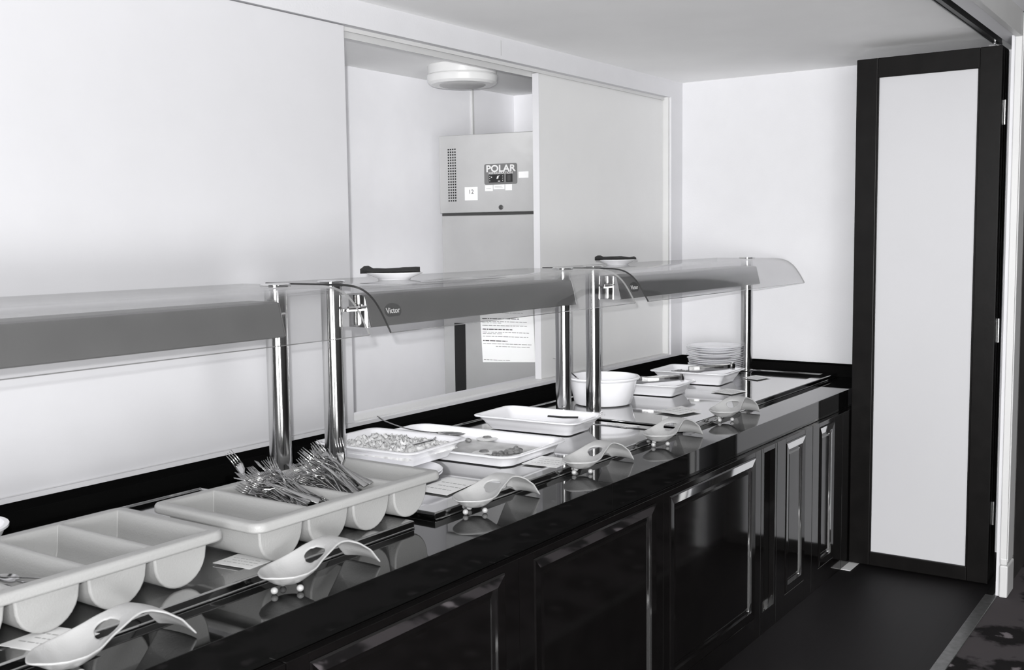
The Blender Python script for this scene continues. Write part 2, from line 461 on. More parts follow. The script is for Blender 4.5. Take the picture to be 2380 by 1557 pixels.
def gantry(x0, x1, posts, label, near_edge, lab):
    PY = 2.093; ZG = 1.383
    xm = (x0 + x1) / 2
    t = thing('heated_gantry', label, 'sneeze guard', (xm, PY, ZS), 0, 'curved glass gantries over the counter')
    prof = spline(GP); th = 0.006
    def off(i):
        a = prof[max(i - 1, 0)]; b = prof[min(i + 1, len(prof) - 1)]
        dx, dz = b[0] - a[0], b[1] - a[1]; l = math.hypot(dx, dz); return (dz / l * th * -1, dx / l * th)
    top = [(p[0] - PY, p[1] + ZG - ZS) for p in prof]
    bot = [(top[i][0] + off(i)[0] * 1, top[i][1] + off(i)[1]) for i in range(len(prof))]
    loop = top + bot[::-1]
    bm = bmesh.new(); ends = []
    va = [bm.verts.new((x0 - xm, y, z)) for y, z in loop]; vb = [bm.verts.new((x1 - xm, y, z)) for y, z in loop]
    n = len(loop); N = len(prof)
    for i in range(n):
        j = (i + 1) % n; f = bm.faces.new((va[i], va[j], vb[j], vb[i]))
        f.material_index = 2 if i in (N - 1, n - 1) else 0; f.smooth = f.material_index == 0
    for i in range(N - 1):
        j = n - 1 - i
        f = bm.faces.new((va[i], va[i + 1], va[j - 1], va[j])); f.material_index = 1
        f = bm.faces.new((vb[i], vb[i + 1], vb[j - 1], vb[j])); f.material_index = 2
    gl = obj('glass_canopy', bm, [m_glass, m_edge, m_edge_pale], t)
    smooth_angle(gl, 40)
    for px in posts:
        bm = bmesh.new(); cyl(bm, px - xm, 0, 0.006, ZG - th - ZS - 0.004, 0.0292, 40)
        p = obj('post', bm, m_post, t); smooth_angle(p)
        bm = lathe([(0, ZG - th - ZS - .005), (0.036, ZG - th - ZS - .005), (0.036, ZG - th - ZS - .001), (0, ZG - th - ZS - .001)], 32)
        q = obj('top_flange', bm, m_chrome, p, loc=(px - xm, 0, 0)); smooth_angle(q)
        bm = lathe([(0, ZG - ZS + .001), (0.040, ZG - ZS + .001), (0.040, ZG - ZS + .003), (0.035, ZG - ZS + .0055), (0, ZG - ZS + .006)], 32)
        q = obj('top_disc', bm, m_chrome, p, loc=(px - xm, 0, 0)); smooth_angle(q)
        bm = lathe([(0, 0.0), (0.036, 0.0), (0.036, 0.004), (0.028, 0.007), (0, 0.007)], 32)
        q = obj('base_ring', bm, m_chrome, p, loc=(px - xm, 0, 0)); smooth_angle(q)
    hx0, hx1 = min(posts) - xm + 0.055, max(posts) - xm - 0.055
    zb, zt = 1.256 - ZS, 1.346 - ZS
    y = lambda v: v - PY
    sec = [(y(2.035), zt), (y(2.020), zt - .004), (y(2.000), zb + .003), (y(2.004), zb), (y(2.110), zb), (y(2.125), zb + .004), (y(2.135), zt - .004), (y(2.130), zt)]
    bm = bmesh.new(); loft(bm, [[(hx0 + .004, a, b) for a, b in sec], [(hx1 - .004, a, b) for a, b in sec]])
    hs = obj('heat_lamp_housing', bm, m_housing, t, mods=(('bevel', 0.0015, 2),))
    for sx, xx in ((-1, hx0), (1, hx1 - .004)):
        bm = bmesh.new(); s2 = [(a * 1.0, b) for a, b in sec]; loft(bm, [[(xx, a, b) for a, b in s2], [(xx + .004, a, b) for a, b in s2]])
        obj('end_cap', bm, m_chrome, hs)
        bm = bmesh.new(); px = (min(posts) if sx < 0 else max(posts)) - xm
        ax0, ax1 = sorted((px - sx * .02, (hx0 if sx < 0 else hx1)))
        box(bm, ax0, ax1, y(2.055), y(2.110), zb + .045, zb + .052)
        tube(bm, [(ax0, y(2.05), zb + .055), (ax1, y(2.04), zb + .055)], 0.005, 10)
        obj('bracket', bm, m_chrome, hs)
    if lab:
        lx = hx0 + lab
        e = 0.0
        ang = math.atan2(0.020, (zt - zb))
        bm = lathe([(0, 0), (1, 0), (1, 1), (0, 1)], 40)
        for v in bm.verts: v.co = Vector((v.co.x * 0.036, v.co.y * 0.022, v.co.z * 0.001))
        pl = obj('name_plate', bm, m_label, hs, loc=(lx, y(2.0095), (zb + zt) / 2 - .004), rot=(PI / 2 - ang * .9, 0, 0))
        text_mesh('Victor', 0.023, m_white_ink, pl, (0, 0, 0.0012), (0, 0, 0), bold=0.0002)
    return t


gantry(0.30, 1.990, (0.38, 1.930), 'nearest curved glass gantry, over the cutlery trays', True, 0)
gantry(2.070, 3.400, (2.135, 3.343), 'middle curved glass gantry, over the food dishes', True, 0.105)
gantry(3.500, 5.165, (3.563, 5.095), 'farthest curved glass gantry, over the round bowl and plate stack', True, 0.125)

# ------------------------------------------------------------ cutlery trays
def tub_prof(a, b, zr, depth, n=14):
    r = (b - a) / 2 * .93; cx = (a + b) / 2; zc = zr - depth + r
    pts = [(a, zr), (a + (b - a) * .02, (zr + zc) / 2)]
    for k in range(n + 1):
        th_ = PI + PI * k / n; pts.append((cx + r * math.cos(th_), zc + r * math.sin(th_)))
    pts += [(b - (b - a) * .02, (zr + zc) / 2), (b, zr)]
    return pts


def cutlery_tray(label, x0, y0):
    L_, Wd, D = 0.612, 0.352, 0.103
    t = thing('cutlery_tray', label, 'cutlery tray', (x0 + L_ / 2, y0 + Wd / 2, ZS), 0, 'four compartment cutlery trays')
    bm = bmesh.new(); zr = D
    X0, X1, Y0, Y1 = -L_ / 2, L_ / 2, -Wd / 2, Wd / 2
    m = 0.028; pitch = (L_ - 2 * m + 0.012) / 4
    comps = [(X0 + m + i * pitch, X0 + m + i * pitch + pitch - 0.012) for i in range(4)]
    ys1, ys2 = Y0 + 0.028, Y1 - 0.028
    R = [rrect(L_ / 2 - i, Wd / 2 - i, 0.03 - i, z) for i, z in ((.0075, zr), (.003, zr - .0012), (.0006, zr - .0045), (0, zr - .008), (0, zr - .018), (.003, zr - .018))]
    vs = loft(bm, R, False, False)
    edges = [bm.edges.get((vs[0][k], vs[0][(k + 1) % len(vs[0])])) for k in range(len(vs[0]))]
    for ci, (a, b) in enumerate(comps):
        P = tub_prof(a, b, zr - .003, D - 0.006)
        fr_ = [bm.verts.new((x, ys1 + (zr - z) * .06, z)) for x, z in P]; bk = [bm.verts.new((x, ys2 - (zr - z) * .06, z)) for x, z in P]
        for i in range(len(P) - 1): bm.faces.new((fr_[i], fr_[i + 1], bk[i + 1], bk[i]))
        bm.faces.new(fr_); bm.faces.new(bk)
        g = .0028
        op = [bm.verts.new(p) for p in ((a - g, ys1 - g, zr), (b + g, ys1 - g, zr), (b + g, ys2 + g, zr), (a - g, ys2 + g, zr))]
        inn = [fr_[0], fr_[-1], bk[-1], bk[0]]
        for k in range(4):
            q = (k + 1) % 4; bm.faces.new((op[k], op[q], inn[q], inn[k])); edges.append(bm.edges.get((op[k], op[q])))
    bmesh.ops.triangle_fill(bm, use_beauty=True, edges=edges)
    o = obj('tray_body', bm, m_plastic, t, smooth=False, mods=(('bevel', 0.006, 3, 50), ('solid', 0.003, 0)))
    smooth_angle(o, 50)
    return t


cutlery_tray('pale grey plastic cutlery tray full of forks', 1.452, 1.652)
cutlery_tray('pale grey plastic cutlery tray cut off by the left edge of the picture', 0.792, 1.686)


# forks and spoons
def fork_mesh():
    bm = bmesh.new(); pts = []
    # lies along +y, tines at +y end, origin at the middle; z is up
    prof = [(-.088, .0075, .0016, 0), (-.085, .0092, .0018, 0), (-.06, .0078, .0018, .0005), (-.03, .0055, .002, .002), (-.005, .0036, .0024, .005), (.018, .0030, .0026, .006), (.026, .0045, .002, .0045), (.034, .0098, .0016, .0015), (.046, .0112, .0014, -.0005), (.052, .0112, .0014, -.0005)]
    strip(bm, [((0, a, z), hw, th) for a, hw, th, z in prof], side=(1, 0, 0))
    for k in range(4):
        x = (-1.5 + k) * .0062
        strip(bm, [((x, .0505, -.0005), .0018, .0014), ((x, .07, .001), .0016, .0014), ((x * .97, .088, .006), .0008, .001)], side=(1, 0, 0))
    me = bpy.data.meshes.new('fork'); bmesh.ops.recalc_face_normals(bm, faces=bm.faces[:]); bm.to_mesh(me); bm.free(); me.materials.append(m_cutlery)
    for p in me.polygons: p.use_smooth = True
    return me


def spoon_bm(bm, L_=0.17, bw=0.016):
    h = L_ / 2
    prof = [(-h, .006, .0018, 0), (-h + .004, .008, .002, 0), (-h * .5, .0062, .002, .002), (0, .0035, .0024, .006), (h * .4, .003, .0026, .005)]
    strip(bm, [((0, a, z), hw, th) for a, hw, th, z in prof], side=(1, 0, 0))
    rings = []
    nl, nt = 10, 8
    top = []
    for i in range(nl + 1):
        s = i / nl; yv = h * .4 + s * h * .6; wv = bw * math.sin(PI * (0.08 + 0.9 * s)) ** .7
        top.append([bm.verts.new((wv * (-1 + 2 * j / nt), yv, .004 - .007 * (1 - (-1 + 2 * j / nt) ** 2) * math.sin(PI * s) ** .6 if 0 < s < 1 else .004)) for j in range(nt + 1)])
    for a, b in zip(top, top[1:]):
        for j in range(nt): bm.faces.new((a[j], a[j + 1], b[j + 1], b[j]))


random.seed(5)
fm = fork_mesh()


def put(o, pos, d, roll):
    d = Vector(d).normalized(); s = d.cross(Vector((0, 0, 1))).normalized(); u = s.cross(d)
    s2 = s * math.cos(roll) + u * math.sin(roll); u2 = s2.cross(d)
    o.matrix_world = Matrix(((s2.x, d.x, u2.x, pos[0]), (s2.y, d.y, u2.y, pos[1]), (s2.z, d.z, u2.z, pos[2]), (0, 0, 0, 1)))


for comp, (cx, n) in enumerate(((1.700, 66), (1.842, 46))):
    for i in range(n):
        lvl = i / (n - 1)
        o = bpy.data.objects.new('fork', fm); C.objects.link(o)
        butt = Vector((cx + random.uniform(-.045, .048), 1.715 + random.uniform(0, .05), ZT + .062 + lvl * .055 + random.uniform(-.004, .004)))
        if comp == 0: head = Vector((cx + random.uniform(-.02 - .085 * lvl, .035), 1.885 + random.uniform(-.02, .03), ZT + .085 + lvl * .085 + random.uniform(-.006, .010)))
        else: head = Vector((cx + random.uniform(-.055, .045), 1.885 + random.uniform(-.02, .03), ZT + .085 + lvl * .105 + random.uniform(-.006, .010)))
        d = (head - butt).normalized(); put(o, butt + d * .088, d, random.uniform(-.7, .7))
        if comp == 0: tag(o, 'steel fork in the left heap in the cutlery tray', 'fork', 'forks in the left heap of the tray')
        else: tag(o, 'steel fork in the right heap in the cutlery tray', 'fork', 'forks in the right heap of the tray')
o = bpy.data.objects.new('fork', fm); C.objects.link(o); put(o, (1.905, 1.846, ZT + .125), (0.10, 0.20, 0.9), 0.5)
tag(o, 'steel fork standing upright at the right end of the fork heap', 'fork', 'single fork')
o = bpy.data.objects.new('fork', fm); C.objects.link(o); put(o, (1.655, 1.90, ZT + .145), (-0.10, 0.5, 0.6), 1.4)
tag(o, 'steel fork standing edge on above the left of the fork heap', 'fork', 'single fork')
bm = bmesh.new(); spoon_bm(bm)
sm_ = bpy.data.meshes.new('spoon'); bmesh.ops.recalc_face_normals(bm, faces=bm.faces[:]); bm.to_mesh(sm_); bm.free(); sm_.materials.append(m_cutlery)
for p in sm_.polygons: p.use_smooth = True
for i, (px, py, pz, yaw, pit, rl) in enumerate(((1.035, 1.80, .865, 2.9, .05, .2), (1.01, 1.83, .870, 2.7, .1, 2.9), (1.05, 1.815, .876, 3.05, .06, .1), (1.00, 1.84, .884, 2.8, .12, 3.0), (0.985, 1.85, .893, 2.85, .2, .3), (1.03, 1.86, .897, 2.6, .1, 2.8))):
    o = bpy.data.objects.new('spoon', sm_); C.objects.link(o)
    put(o, (px, py, pz), (math.sin(yaw) * -1, -math.cos(yaw), pit), rl)
    tag(o, 'steel spoon in the cutlery heap at the left edge', 'spoon', 'spoons in the nearer cutlery tray')


# ------------------------------------------------------------ spoon rests
def rest_mesh():
    keyf = [(0, .012, .036, 0), (.04, .032, .036, .008), (.12, .050, .036, .024), (.22, .058, .037, .031), (.32, .055, .041, .029), (.42, .046, .050, .018),
            (.52, .041, .058, .008), (.60, .035, .063, .002), (.66, .033, .065, -.001), (.72, .036, .063, -.003), (.80, .046, .053, -.004), (.90, .053, .032, -.004), (1.0, .053, -.003, -.003)]
    def ev(s):
        for a, b in zip(keyf, keyf[1:]):
            if s <= b[0]:
                t = (s - a[0]) / (b[0] - a[0]); return [a[i] + (b[i] - a[i]) * t for i in (1, 2, 3)]
        return keyf[-1][1:]
    bm = bmesh.new(); ns, nt = 40, 16; L_ = 0.290; G = []
    for i in range(ns + 1):
        s = i / ns; wv, z, d = ev(s); row = []
        for j in range(nt + 1):
            u = -1 + 2 * j / nt
            cr_ = L_ * (s - .235) + (0.006 * (1 - u * u) * -1 if s < .02 else 0) + (0.012 * (1 - u * u) if s > .98 else (0.006 * (1 - u * u) if s > .95 else 0))
            row.append(bm.verts.new((cr_, wv * u, z - d * (1 - u * u) ** (1.0 if d > 0 else 1) + .007)))
        G.append(row)
    for i in range(ns):
        for j in range(nt):
            s = (i + .5) / ns; u = -1 + 2 * (j + .5) / nt
            if ((s - .495) / .066) ** 2 + (u / .56) ** 2 < 1: continue
            bm.faces.new((G[i][j], G[i + 1][j], G[i + 1][j + 1], G[i][j + 1]))
    for v in [v for v in bm.verts if not v.link_faces]: bm.verts.remove(v)
    # snap the hole's border onto an ellipse
    for e in [e for e in bm.edges if len(e.link_faces) == 1]:
        for v in e.verts:
            s = v.co.x / L_ + .235; wv = ev(max(0, min(1, s)))[0]; u = v.co.y / wv
            if .36 < s < .66 and abs(u) < .95:
                k = math.hypot((s - .495) / .066, u / .56)
                if .3 < k < 1.6:
                    ns_, nu = .495 + (s - .495) / k, u / k; v.co.x = L_ * (ns_ - .235); v.co.y = nu * ev(ns_)[0]
    return bm


bm = rest_mesh()
rest_me = bpy.data.meshes.new('rest_body'); bmesh.ops.recalc_face_normals(bm, faces=bm.faces[:]); bm.to_mesh(rest_me); bm.free()
rest_me.materials.append(m_rest)
for p in rest_me.polygons: p.use_smooth = True
bm = bmesh.new(); bmesh.ops.create_uvsphere(bm, u_segments=14, v_segments=10, radius=0.0075)
for v in bm.verts: v.co.z *= .95
foot_me = bpy.data.meshes.new('foot'); bm.to_mesh(foot_me); bm.free(); foot_me.materials.append(m_rest)
for p in foot_me.polygons: p.use_smooth = True
proto = None
RESTS = [(0.972, 1.572, 2, 'nearest of all, cut off at the bottom left', 1.0),
         (1.470, 1.581, 1, 'in front of the fork tray', 1.0),
         (2.165, 1.627, -1, 'beside the paper card and the steel corner', 1.0),
         (2.704, 1.630, -2, 'in front of the shallow dish', 1.0),
         (3.205, 1.624, -2, 'second farthest, in front of the gap between steel tops', 1.0),
         (3.760, 1.630, 0, 'farthest along the counter', 1.02)]
for x, y, a, lab, sc_ in RESTS:
    t = thing('spoon_rest', 'whale-shaped frosted spoon rest ' + lab, 'spoon rest', (x, y, ZT), math.radians(a), 'whale-shaped spoon rests along the front edge')
    b = bpy.data.objects.new('rest_body', rest_me); C.objects.link(b); b.parent = t
    md = b.modifiers.new('solid', 'SOLIDIFY'); md.thickness = 0.0042; md.offset = 0
    md = b.modifiers.new('sub', 'SUBSURF'); md.levels = 1; md.render_levels = 1
    for fx, fy in ((0.0, -.030), (-.040, .002), (0.004, .024)):
        f = bpy.data.objects.new('foot', foot_me); C.objects.link(f); f.parent = t; f.location = (fx, fy, .0072)
    t.scale = (sc_,) * 3


# ------------------------------------------------------------ dishes
def dish(name, label, cat, cx, cy, z, wx, wy, h, rz, group, rim=.014, taper=.028, cr_=.03, wall=.006, ridges=True):
    t = thing(name, label, cat, (cx, cy, z), math.radians(rz), group)
    hx, hy = wx / 2, wy / 2; bm = bmesh.new(); k = rim
    ox, oy = hx - k, hy - k
    R = [rrect(ox - taper, oy - taper, cr_ * .7, 0.0), rrect(ox - taper + .002, oy - taper + .002, cr_ * .75, 0.004)]
    if ridges:
        for q in (0.35, 0.62):
            ins = taper * (1 - q)
            R += [rrect(ox - ins, oy - ins, cr_ * .85, h * q - .001), rrect(ox - ins + .0022, oy - ins + .0022, cr_ * .85, h * q + .001)]
    R += [rrect(ox, oy, cr_, h - .007), rrect(hx - .001, hy - .001, cr_ + k * .4, h - .005), rrect(hx, hy, cr_ + k * .4, h - .002), rrect(hx - .003, hy - .003, cr_ + k * .3, h),
          rrect(ox - .001, oy - .001, cr_, h - .001), rrect(ox - wall, oy - wall, cr_ * .95, h - .006), rrect(ox - taper - wall * .5, oy - taper - wall * .5, cr_ * .6, .008), rrect(ox - taper - .02, oy - taper - .02, cr_ * .4, .006)]
    loft(bm, R)
    o = obj('dish_body', bm, m_china, t); smooth_angle(o, 50)
    return t


def lumpy(hx, hy, z0, amp, seed, base=.0, n=40, m2=None, sc=1.0):
    """heaped surface of food"""
    import mathutils
    bm = bmesh.new(); G = []
    for i in range(n + 1):
        row = []
        for j in range(n + 1):
            u, v = -1 + 2 * i / n, -1 + 2 * j / n
            k = mathutils.noise.noise(Vector((u * 3.4 * sc + seed, v * 4.2 * sc, seed))) * .6 + abs(mathutils.noise.noise(Vector((u * 8 * sc, v * 9 * sc + seed, 3)))) * .9
            edge = max(0, 1 - max(abs(u), abs(v)) ** 8)
            row.append(bm.verts.new((u * hx, v * hy, z0 + (base + amp * k) * edge ** .5)))
        G.append(row)
    for i in range(n):
        for j in range(n): bm.faces.new((G[i][j], G[i + 1][j], G[i + 1][j + 1], G[i][j + 1]))
    return bm


GD = 'white rectangular serving dishes'
# side plates under the salad dish
def plate_prof(r, h=.018):
    return [(0, 0), (r * .62, 0), (r * .66, .002), (r * .98, h), (r, h + .0018), (r * .975, h + .0035), (r * .68, .006), (r * .62, .0045), (0, .0045)]
def plate(label, cx, cy, z, r, group, h=.016):
    o = obj('plate', lathe(plate_prof(r, h), 56), m_china, loc=(cx, cy, z)); smooth_angle(o, 40)
    return tag(o, label, 'plate', group)


plate('white plate sticking out under the dish of pale salad, lower of two', 2.295, 2.010, ZS, 0.135, 'plates under the salad dish', .012)
plate('white plate sticking out under the dish of pale salad, upper of two', 2.300, 2.014, ZS + .007, 0.135, 'plates under the salad dish', .012)
d1 = dish('serving_dish', 'white rectangular dish heaped with pale chopped salad, beside the cutlery tray', 'dish', 2.405, 2.125, ZS + .028, 0.295, 0.385, .052, 2, GD, taper=.03)
tag(obj('salad', lumpy(.121, .166, .024, .026, 2.0, .012, 60, sc=1.7), m_food_pale, loc=(2.405, 2.125, ZS + .028), smooth=True), 'heap of pale chopped potato salad in the nearest dish', 'food', kind='stuff')
dd2 = dish('serving_dish', 'wide shallow white dish with leftover food, largest of the dishes', 'dish', 2.708, 2.090, ZS, 0.370, 0.620, .036, 2, GD, taper=.018, cr_=.055, ridges=False)
o = obj('leftovers', lumpy(.145, .262, .0, .004, 7.0, .010, 30), m_sauce, loc=(2.708, 2.09, ZS), smooth=True); tag(o, 'thin sauce and scraps covering the bottom of the shallow dish', 'food', kind='stuff')
random.seed(3)
bm = bmesh.new()
for k in range(26):
    g = random.choice(((2.70, 1.885), (2.72, 1.895), (2.66, 1.90), (2.80, 2.16), (2.78, 2.20)))
    a = Matrix.Translation((g[0] + random.gauss(0, .028), g[1] + random.gauss(0, .018), ZS + .016)) @ Matrix.Rotation(random.uniform(0, 3), 4, 'Z') @ Matrix.Diagonal((random.uniform(.6, 1.5), random.uniform(.5, 1), random.uniform(.35, .6), 1))
    bmesh.ops.create_icosphere(bm, subdivisions=2, radius=.013, matrix=a)
tag(obj('food_scraps', bm, m_food_dark, smooth=True), 'dark pieces of cooked food scattered in the shallow dish', 'food', kind='stuff')
for i, (x, y, l) in enumerate(((2.845, 2.085, 'fried egg slice with a grey centre lying in the middle of the shallow dish'), (2.65, 1.955, 'pale round food slice near the front of the shallow dish'))):
    t = thing('egg_slice', l, 'food', (x, y, ZS + .012), 0, 'egg slices in the shallow dish')
    o = obj('egg_white', lathe([(0, 0), (.034, 0), (.038, .003), (.03, .006), (0, .007)], 24), m_egg, t); smooth_angle(o)
    o = obj('yolk', lathe([(.017, .006), (.013, .011), (0, .013)], 20), m_food_dark, t); smooth_angle(o)
dish('serving_dish', 'empty deep white rectangular dish with a dark strip of painted shade inside, before the posts', 'dish', 3.165, 2.085, ZS, 0.262, 0.425, .052, 3, GD, taper=.034)
bm = bmesh.new(); strip(bm, [((0, -.055, 0), .016, .004), ((0, 0, 0), .017, .004), ((0, .055, .004), .012, .004)], side=(1, 0, 0))
ts = thing('gap_shade', 'dark flat strip painted as the shadowed gap in the deep empty dish', 'gap_shade', (3.228, 2.025, ZS + .036), math.radians(28))  # matte dark strip standing in for the shade of a gap
obj('shade_strip', bm, m_napkin, ts)
dish('serving_dish', 'small white rectangular dish holding tongs, beside the round bowl', 'dish', 4.150, 2.125, ZS, 0.235, 0.30, .052, 4, GD, taper=.03, cr_=.02)
dish('serving_dish', 'white rectangular dish holding tongs, in front of the plate stack', 'dish', 4.592, 2.128, ZS, 0.285, 0.38, .058, 3, GD, taper=.032, cr_=.022)
bm = boxes(); 
tag(obj('dish_food', lumpy(.06, .05, 0, .012, 9, .004, 16), m_food_dark, loc=(4.56, 2.20, ZS + .040), smooth=True), 'dark leftovers in the dish before the plate stack', 'food', kind='stuff')
bm = lathe([(0, 0), (.112, 0), (.118, .004), (.140, .088), (.150, .092), (.153, .097), (.150, .101), (.141, .101), (.137, .095), (.114, .010), (.10, .006), (0, .006)], 64)
o = obj('bowl', bm, m_china, loc=(3.792, 2.182, ZS)); smooth_angle(o, 45); tag(o, 'deep round white bowl behind the far pair of posts', 'bowl')
o.scale = (1, 1, 1.12)
o = obj('bowl', lathe([(0, 0), (.07, 0), (.075, .003), (.104, .062), (.112, .066), (.112, .071), (.102, .071), (.07, .008), (0, .006)], 48), m_china, loc=(1.165, 2.30, ZS)); smooth_angle(o, 45)
tag(o, 'small white bowl cut off by the left edge, behind the nearer cutlery tray', 'bowl')
t = thing('ladle', 'thin ladle handle poking out of the round white bowl', 'ladle', (3.74, 2.19, ZS + .012))
bm = bmesh.new(); strip(bm, [((0, 0, .006), .006, .003), ((-.06, .02, .08), .005, .003), ((-.21, .055, .195), .0045, .003), ((-.222, .058, .197), .0045, .003)], side=(0, 1, 0)); obj('handle', bm, m_cutlery, t)
o = obj('scoop', lathe([(0, 0), (.02, .003), (.03, .012), (.031, .012), (.021, .001), (0, -.002)], 24), m_cutlery, t, loc=(0.0, 0, 0.002)); smooth_angle(o)

# plate stack
random.seed(8)
for i in range(11):
    gap = .0098 * i + (.007 if i > 5 else 0) + (.005 if i > 7 else 0)
    plate('white dinner plate in the stack at the far end, ' + ('topmost' if i == 10 else 'below the topmost'), 5.025 + random.uniform(-.004, .004) , 2.235 + random.uniform(-.004, .004), ZS + gap, 0.140 - (.004 if i < 5 else 0), 'dinner plates in the far stack', .014)


# serving spoons and tongs
def serving_spoon(label, hpos, bpos, arch=.02, bw=.022, name='serving_spoon'):
    h = Vector(hpos); b = Vector(bpos); t = thing(name, label, 'spoon', b)
    d = (h - b); L_ = d.length; dn = d.normalized(); s = dn.cross(Vector((0, 0, 1))).normalized()
    pts = []
    for k in range(10):
        q = k / 9; p = d * (0.0 + q) + Vector((0, 0, arch * math.sin(PI * q) * -1 + (0.006 if k == 9 else 0)))
        pts.append((p, .0035 + .004 * max(0, q - .3), .003))
    bm = bmesh.new(); strip(bm, pts, side=s); obj('handle', bm, m_cutlery, t)
    bm = bmesh.new(); top = []
    for i in range(11):
        q = i / 10; c0 = -dn * (q * .075 * bw / .022) + dn * .004; c0.z = 0.0 - 0.008 * q
        wv = bw * math.sin(PI * (.1 + .86 * q)) ** .7
        top.append([bm.verts.new(c0 + s * wv * u - Vector((0, 0, .010 * (1 - u * u) * math.sin(PI * min(1, max(0, q)))))) for u in [-1 + .25 * j for j in range(9)]])
    for a, b2 in zip(top, top[1:]):
        for j in range(8): bm.faces.new((a[j], a[j + 1], b2[j + 1], b2[j]))
    obj('spoon_bowl', bm, m_cutlery, t, smooth=True, mods=(('solid', .0015, 0),))


serving_spoon('long steel serving spoon leaning out over the back left of the shallow dish', (2.612, 2.366, ZT + .116), (2.755, 2.225, ZS + .036), .012, .030)
serving_spoon('steel spoon half buried in the pale salad', (2.45, 1.985, ZS + .088), (2.385, 2.05, ZS + .068), .0, .014)


def tongs(label, pa, pb):
    """pa = tips, pb = spring end"""
    a = Vector(pa); b = Vector(pb); t = thing('tongs', label, 'tongs', b); d = a - b; dn = d.normalized(); s = dn.cross(Vector((0, 0, 1))).normalized()
    for sg in (-1, 1):
        bm = bmesh.new(); pts = []
        for k in range(10):
            q = k / 9; o_ = sg * (.004 + .020 * math.sin(PI * min(1, q * 1.05)) ** .8 * (1 if q < .9 else .8))
            pts.append((d * q + s * o_, .011 if q < .75 else .015, .0025))
        strip(bm, pts, side=(0, 0, 1)); obj('arm', bm, m_cutlery, t)
    bm = bmesh.new(); pts = [(-dn * .018 * math.sin(PI * k / 8) + s * (.011 * math.cos(PI * k / 8)), .016, .0025) for k in range(9)]
    strip(bm, pts, side=(0, 0, 1)); obj('spring_end', bm, m_chrome, t)


tongs('steel tongs lying across the small dish beside the round bowl', (4.075, 2.205, ZS + .058), (4.200, 2.030, ZS + .068))
tongs('steel tongs lying across the dish before the plate stack', (4.500, 2.13, ZS + .064), (4.650, 1.985, ZS + .072))

# plates with napkins on the glass
def napkin_plate(cx, cy, rz, r, lp, ln):
    zg = 1.3832
    o = obj('plate', lathe([(0, 0), (r * .55, 0), (r * .58, .004), (r * .97, .0175), (r, .020), (r * .97, .0215), (r * .6, .008), (0, .008)], 48), m_china, loc=(cx, cy, zg)); smooth_angle(o, 40)
    tag(o, lp, 'plate', 'side plates on the glass')
    bm = bmesh.new(); G = []
    import mathutils
    for layer in range(1):
        rings = []
        for i in range(15):
            u = -1 + 2 * i / 14
            top_ = .0175 + .007 * mathutils.noise.noise(Vector((u * 2, cx, 0))) + (.006 if -.9 < u < -.6 else 0)
            hw = .054 * (1 - .97 * max(0, abs(u) - .70) / .30 * (1 if u < 0 else .25))
            rings.append([(u * r * 1.04 - .012, hw * math.cos(2 * PI * k / 12), .003 + (top_ - .003) * (.5 + .5 * math.sin(2 * PI * k / 12)) + .001 * math.sin(k * 2.1 + i)) for k in range(12)])
        loft(bm, rings)
    n = obj('napkin', bm, m_napkin, loc=(cx, cy, zg + .0155), rot=(0, 0, rz), smooth=True)
    tag(n, ln, 'napkin', 'dark folded napkins on the glass')


napkin_plate(2.344, 2.043, math.radians(-50), .083, 'white side plate on the glass of the middle gantry', 'dark folded napkin on the side plate of the middle gantry')
napkin_plate(3.895, 2.170, math.radians(-48), .080, 'white side plate on the glass of the far gantry', 'dark folded napkin on the side plate of the far gantry')


# ------------------------------------------------------------ paper cards on the counter
def card(corners, label, seed, z=ZS + .0003):
    c = sum((Vector((x, y, 0)) for x, y in corners), Vector()) / 4
    t = thing('paper_card', label, 'card', (c.x, c.y, z), 0, 'paper cards on the counter')
    bm = bmesh.new(); vs = [Vector((x, y, 0)) - c for x, y in corners]
    loft(bm, [[(v.x, v.y, 0) for v in vs], [(v.x, v.y, .0006) for v in vs]]); obj('sheet', bm, m_paper, t)
    random.seed(seed); bm = bmesh.new()
    ex = vs[1] - vs[0]; ey = vs[3] - vs[0]
    for r in range(3):
        q = .12 + .1 * (r % 2)
        while q < .85:
            w_ = random.uniform(.04, .14)
            p0 = vs[0] + ex * q + ey * (.25 + r * .2); p1 = p0 + ex * min(w_, .9 - q); e2 = ey * .035
            loft(bm, [[(v.x, v.y, .0007) for v in (p0, p1, p1 + e2, p0 + e2)], [(v.x, v.y, .0009) for v in (p0, p1, p1 + e2, p0 + e2)]]); q += w_ + .03
    obj('printed_lines', bm, m_faint, t)


card([(1.456, 1.800), (1.470, 1.700), (1.545, 1.705), (1.530, 1.805)], 'small printed paper card under the fork tray, beside its front corner', 1)
card([(0.945, 1.740), (0.975, 1.630), (1.075, 1.640), (1.05, 1.745)], 'small printed paper card under the nearer cutlery tray', 2)
card([(2.195, 1.862), (2.195, 1.745), (2.366, 1.768), (2.370, 1.872)], 'printed paper card on the steel between the fork tray and a spoon rest', 3)
card([(2.63, 1.80), (2.64, 1.680), (2.77, 1.69), (2.76, 1.81)], 'printed paper card in front of the wide shallow dish', 4)
card([(3.37, 1.925), (3.345, 1.83), (3.395, 1.80), (3.400, 1.90)], 'small folded paper card at the front of the deep dish', 5)
card([(3.70, 1.895), (3.665, 1.775), (3.80, 1.745), (3.86, 1.86)], 'paper card on the far steel top near the farthest spoon rest', 6, ZS + .003)
card([(4.30, 1.93), (4.27, 1.82), (4.40, 1.80), (4.43, 1.91)], 'paper card in front of the dish with tongs by the plate stack', 7)
card([(4.80, 1.99), (4.76, 1.90), (4.88, 1.88), (4.92, 1.97)], 'farthest paper card, beside the foot of the last post', 8)

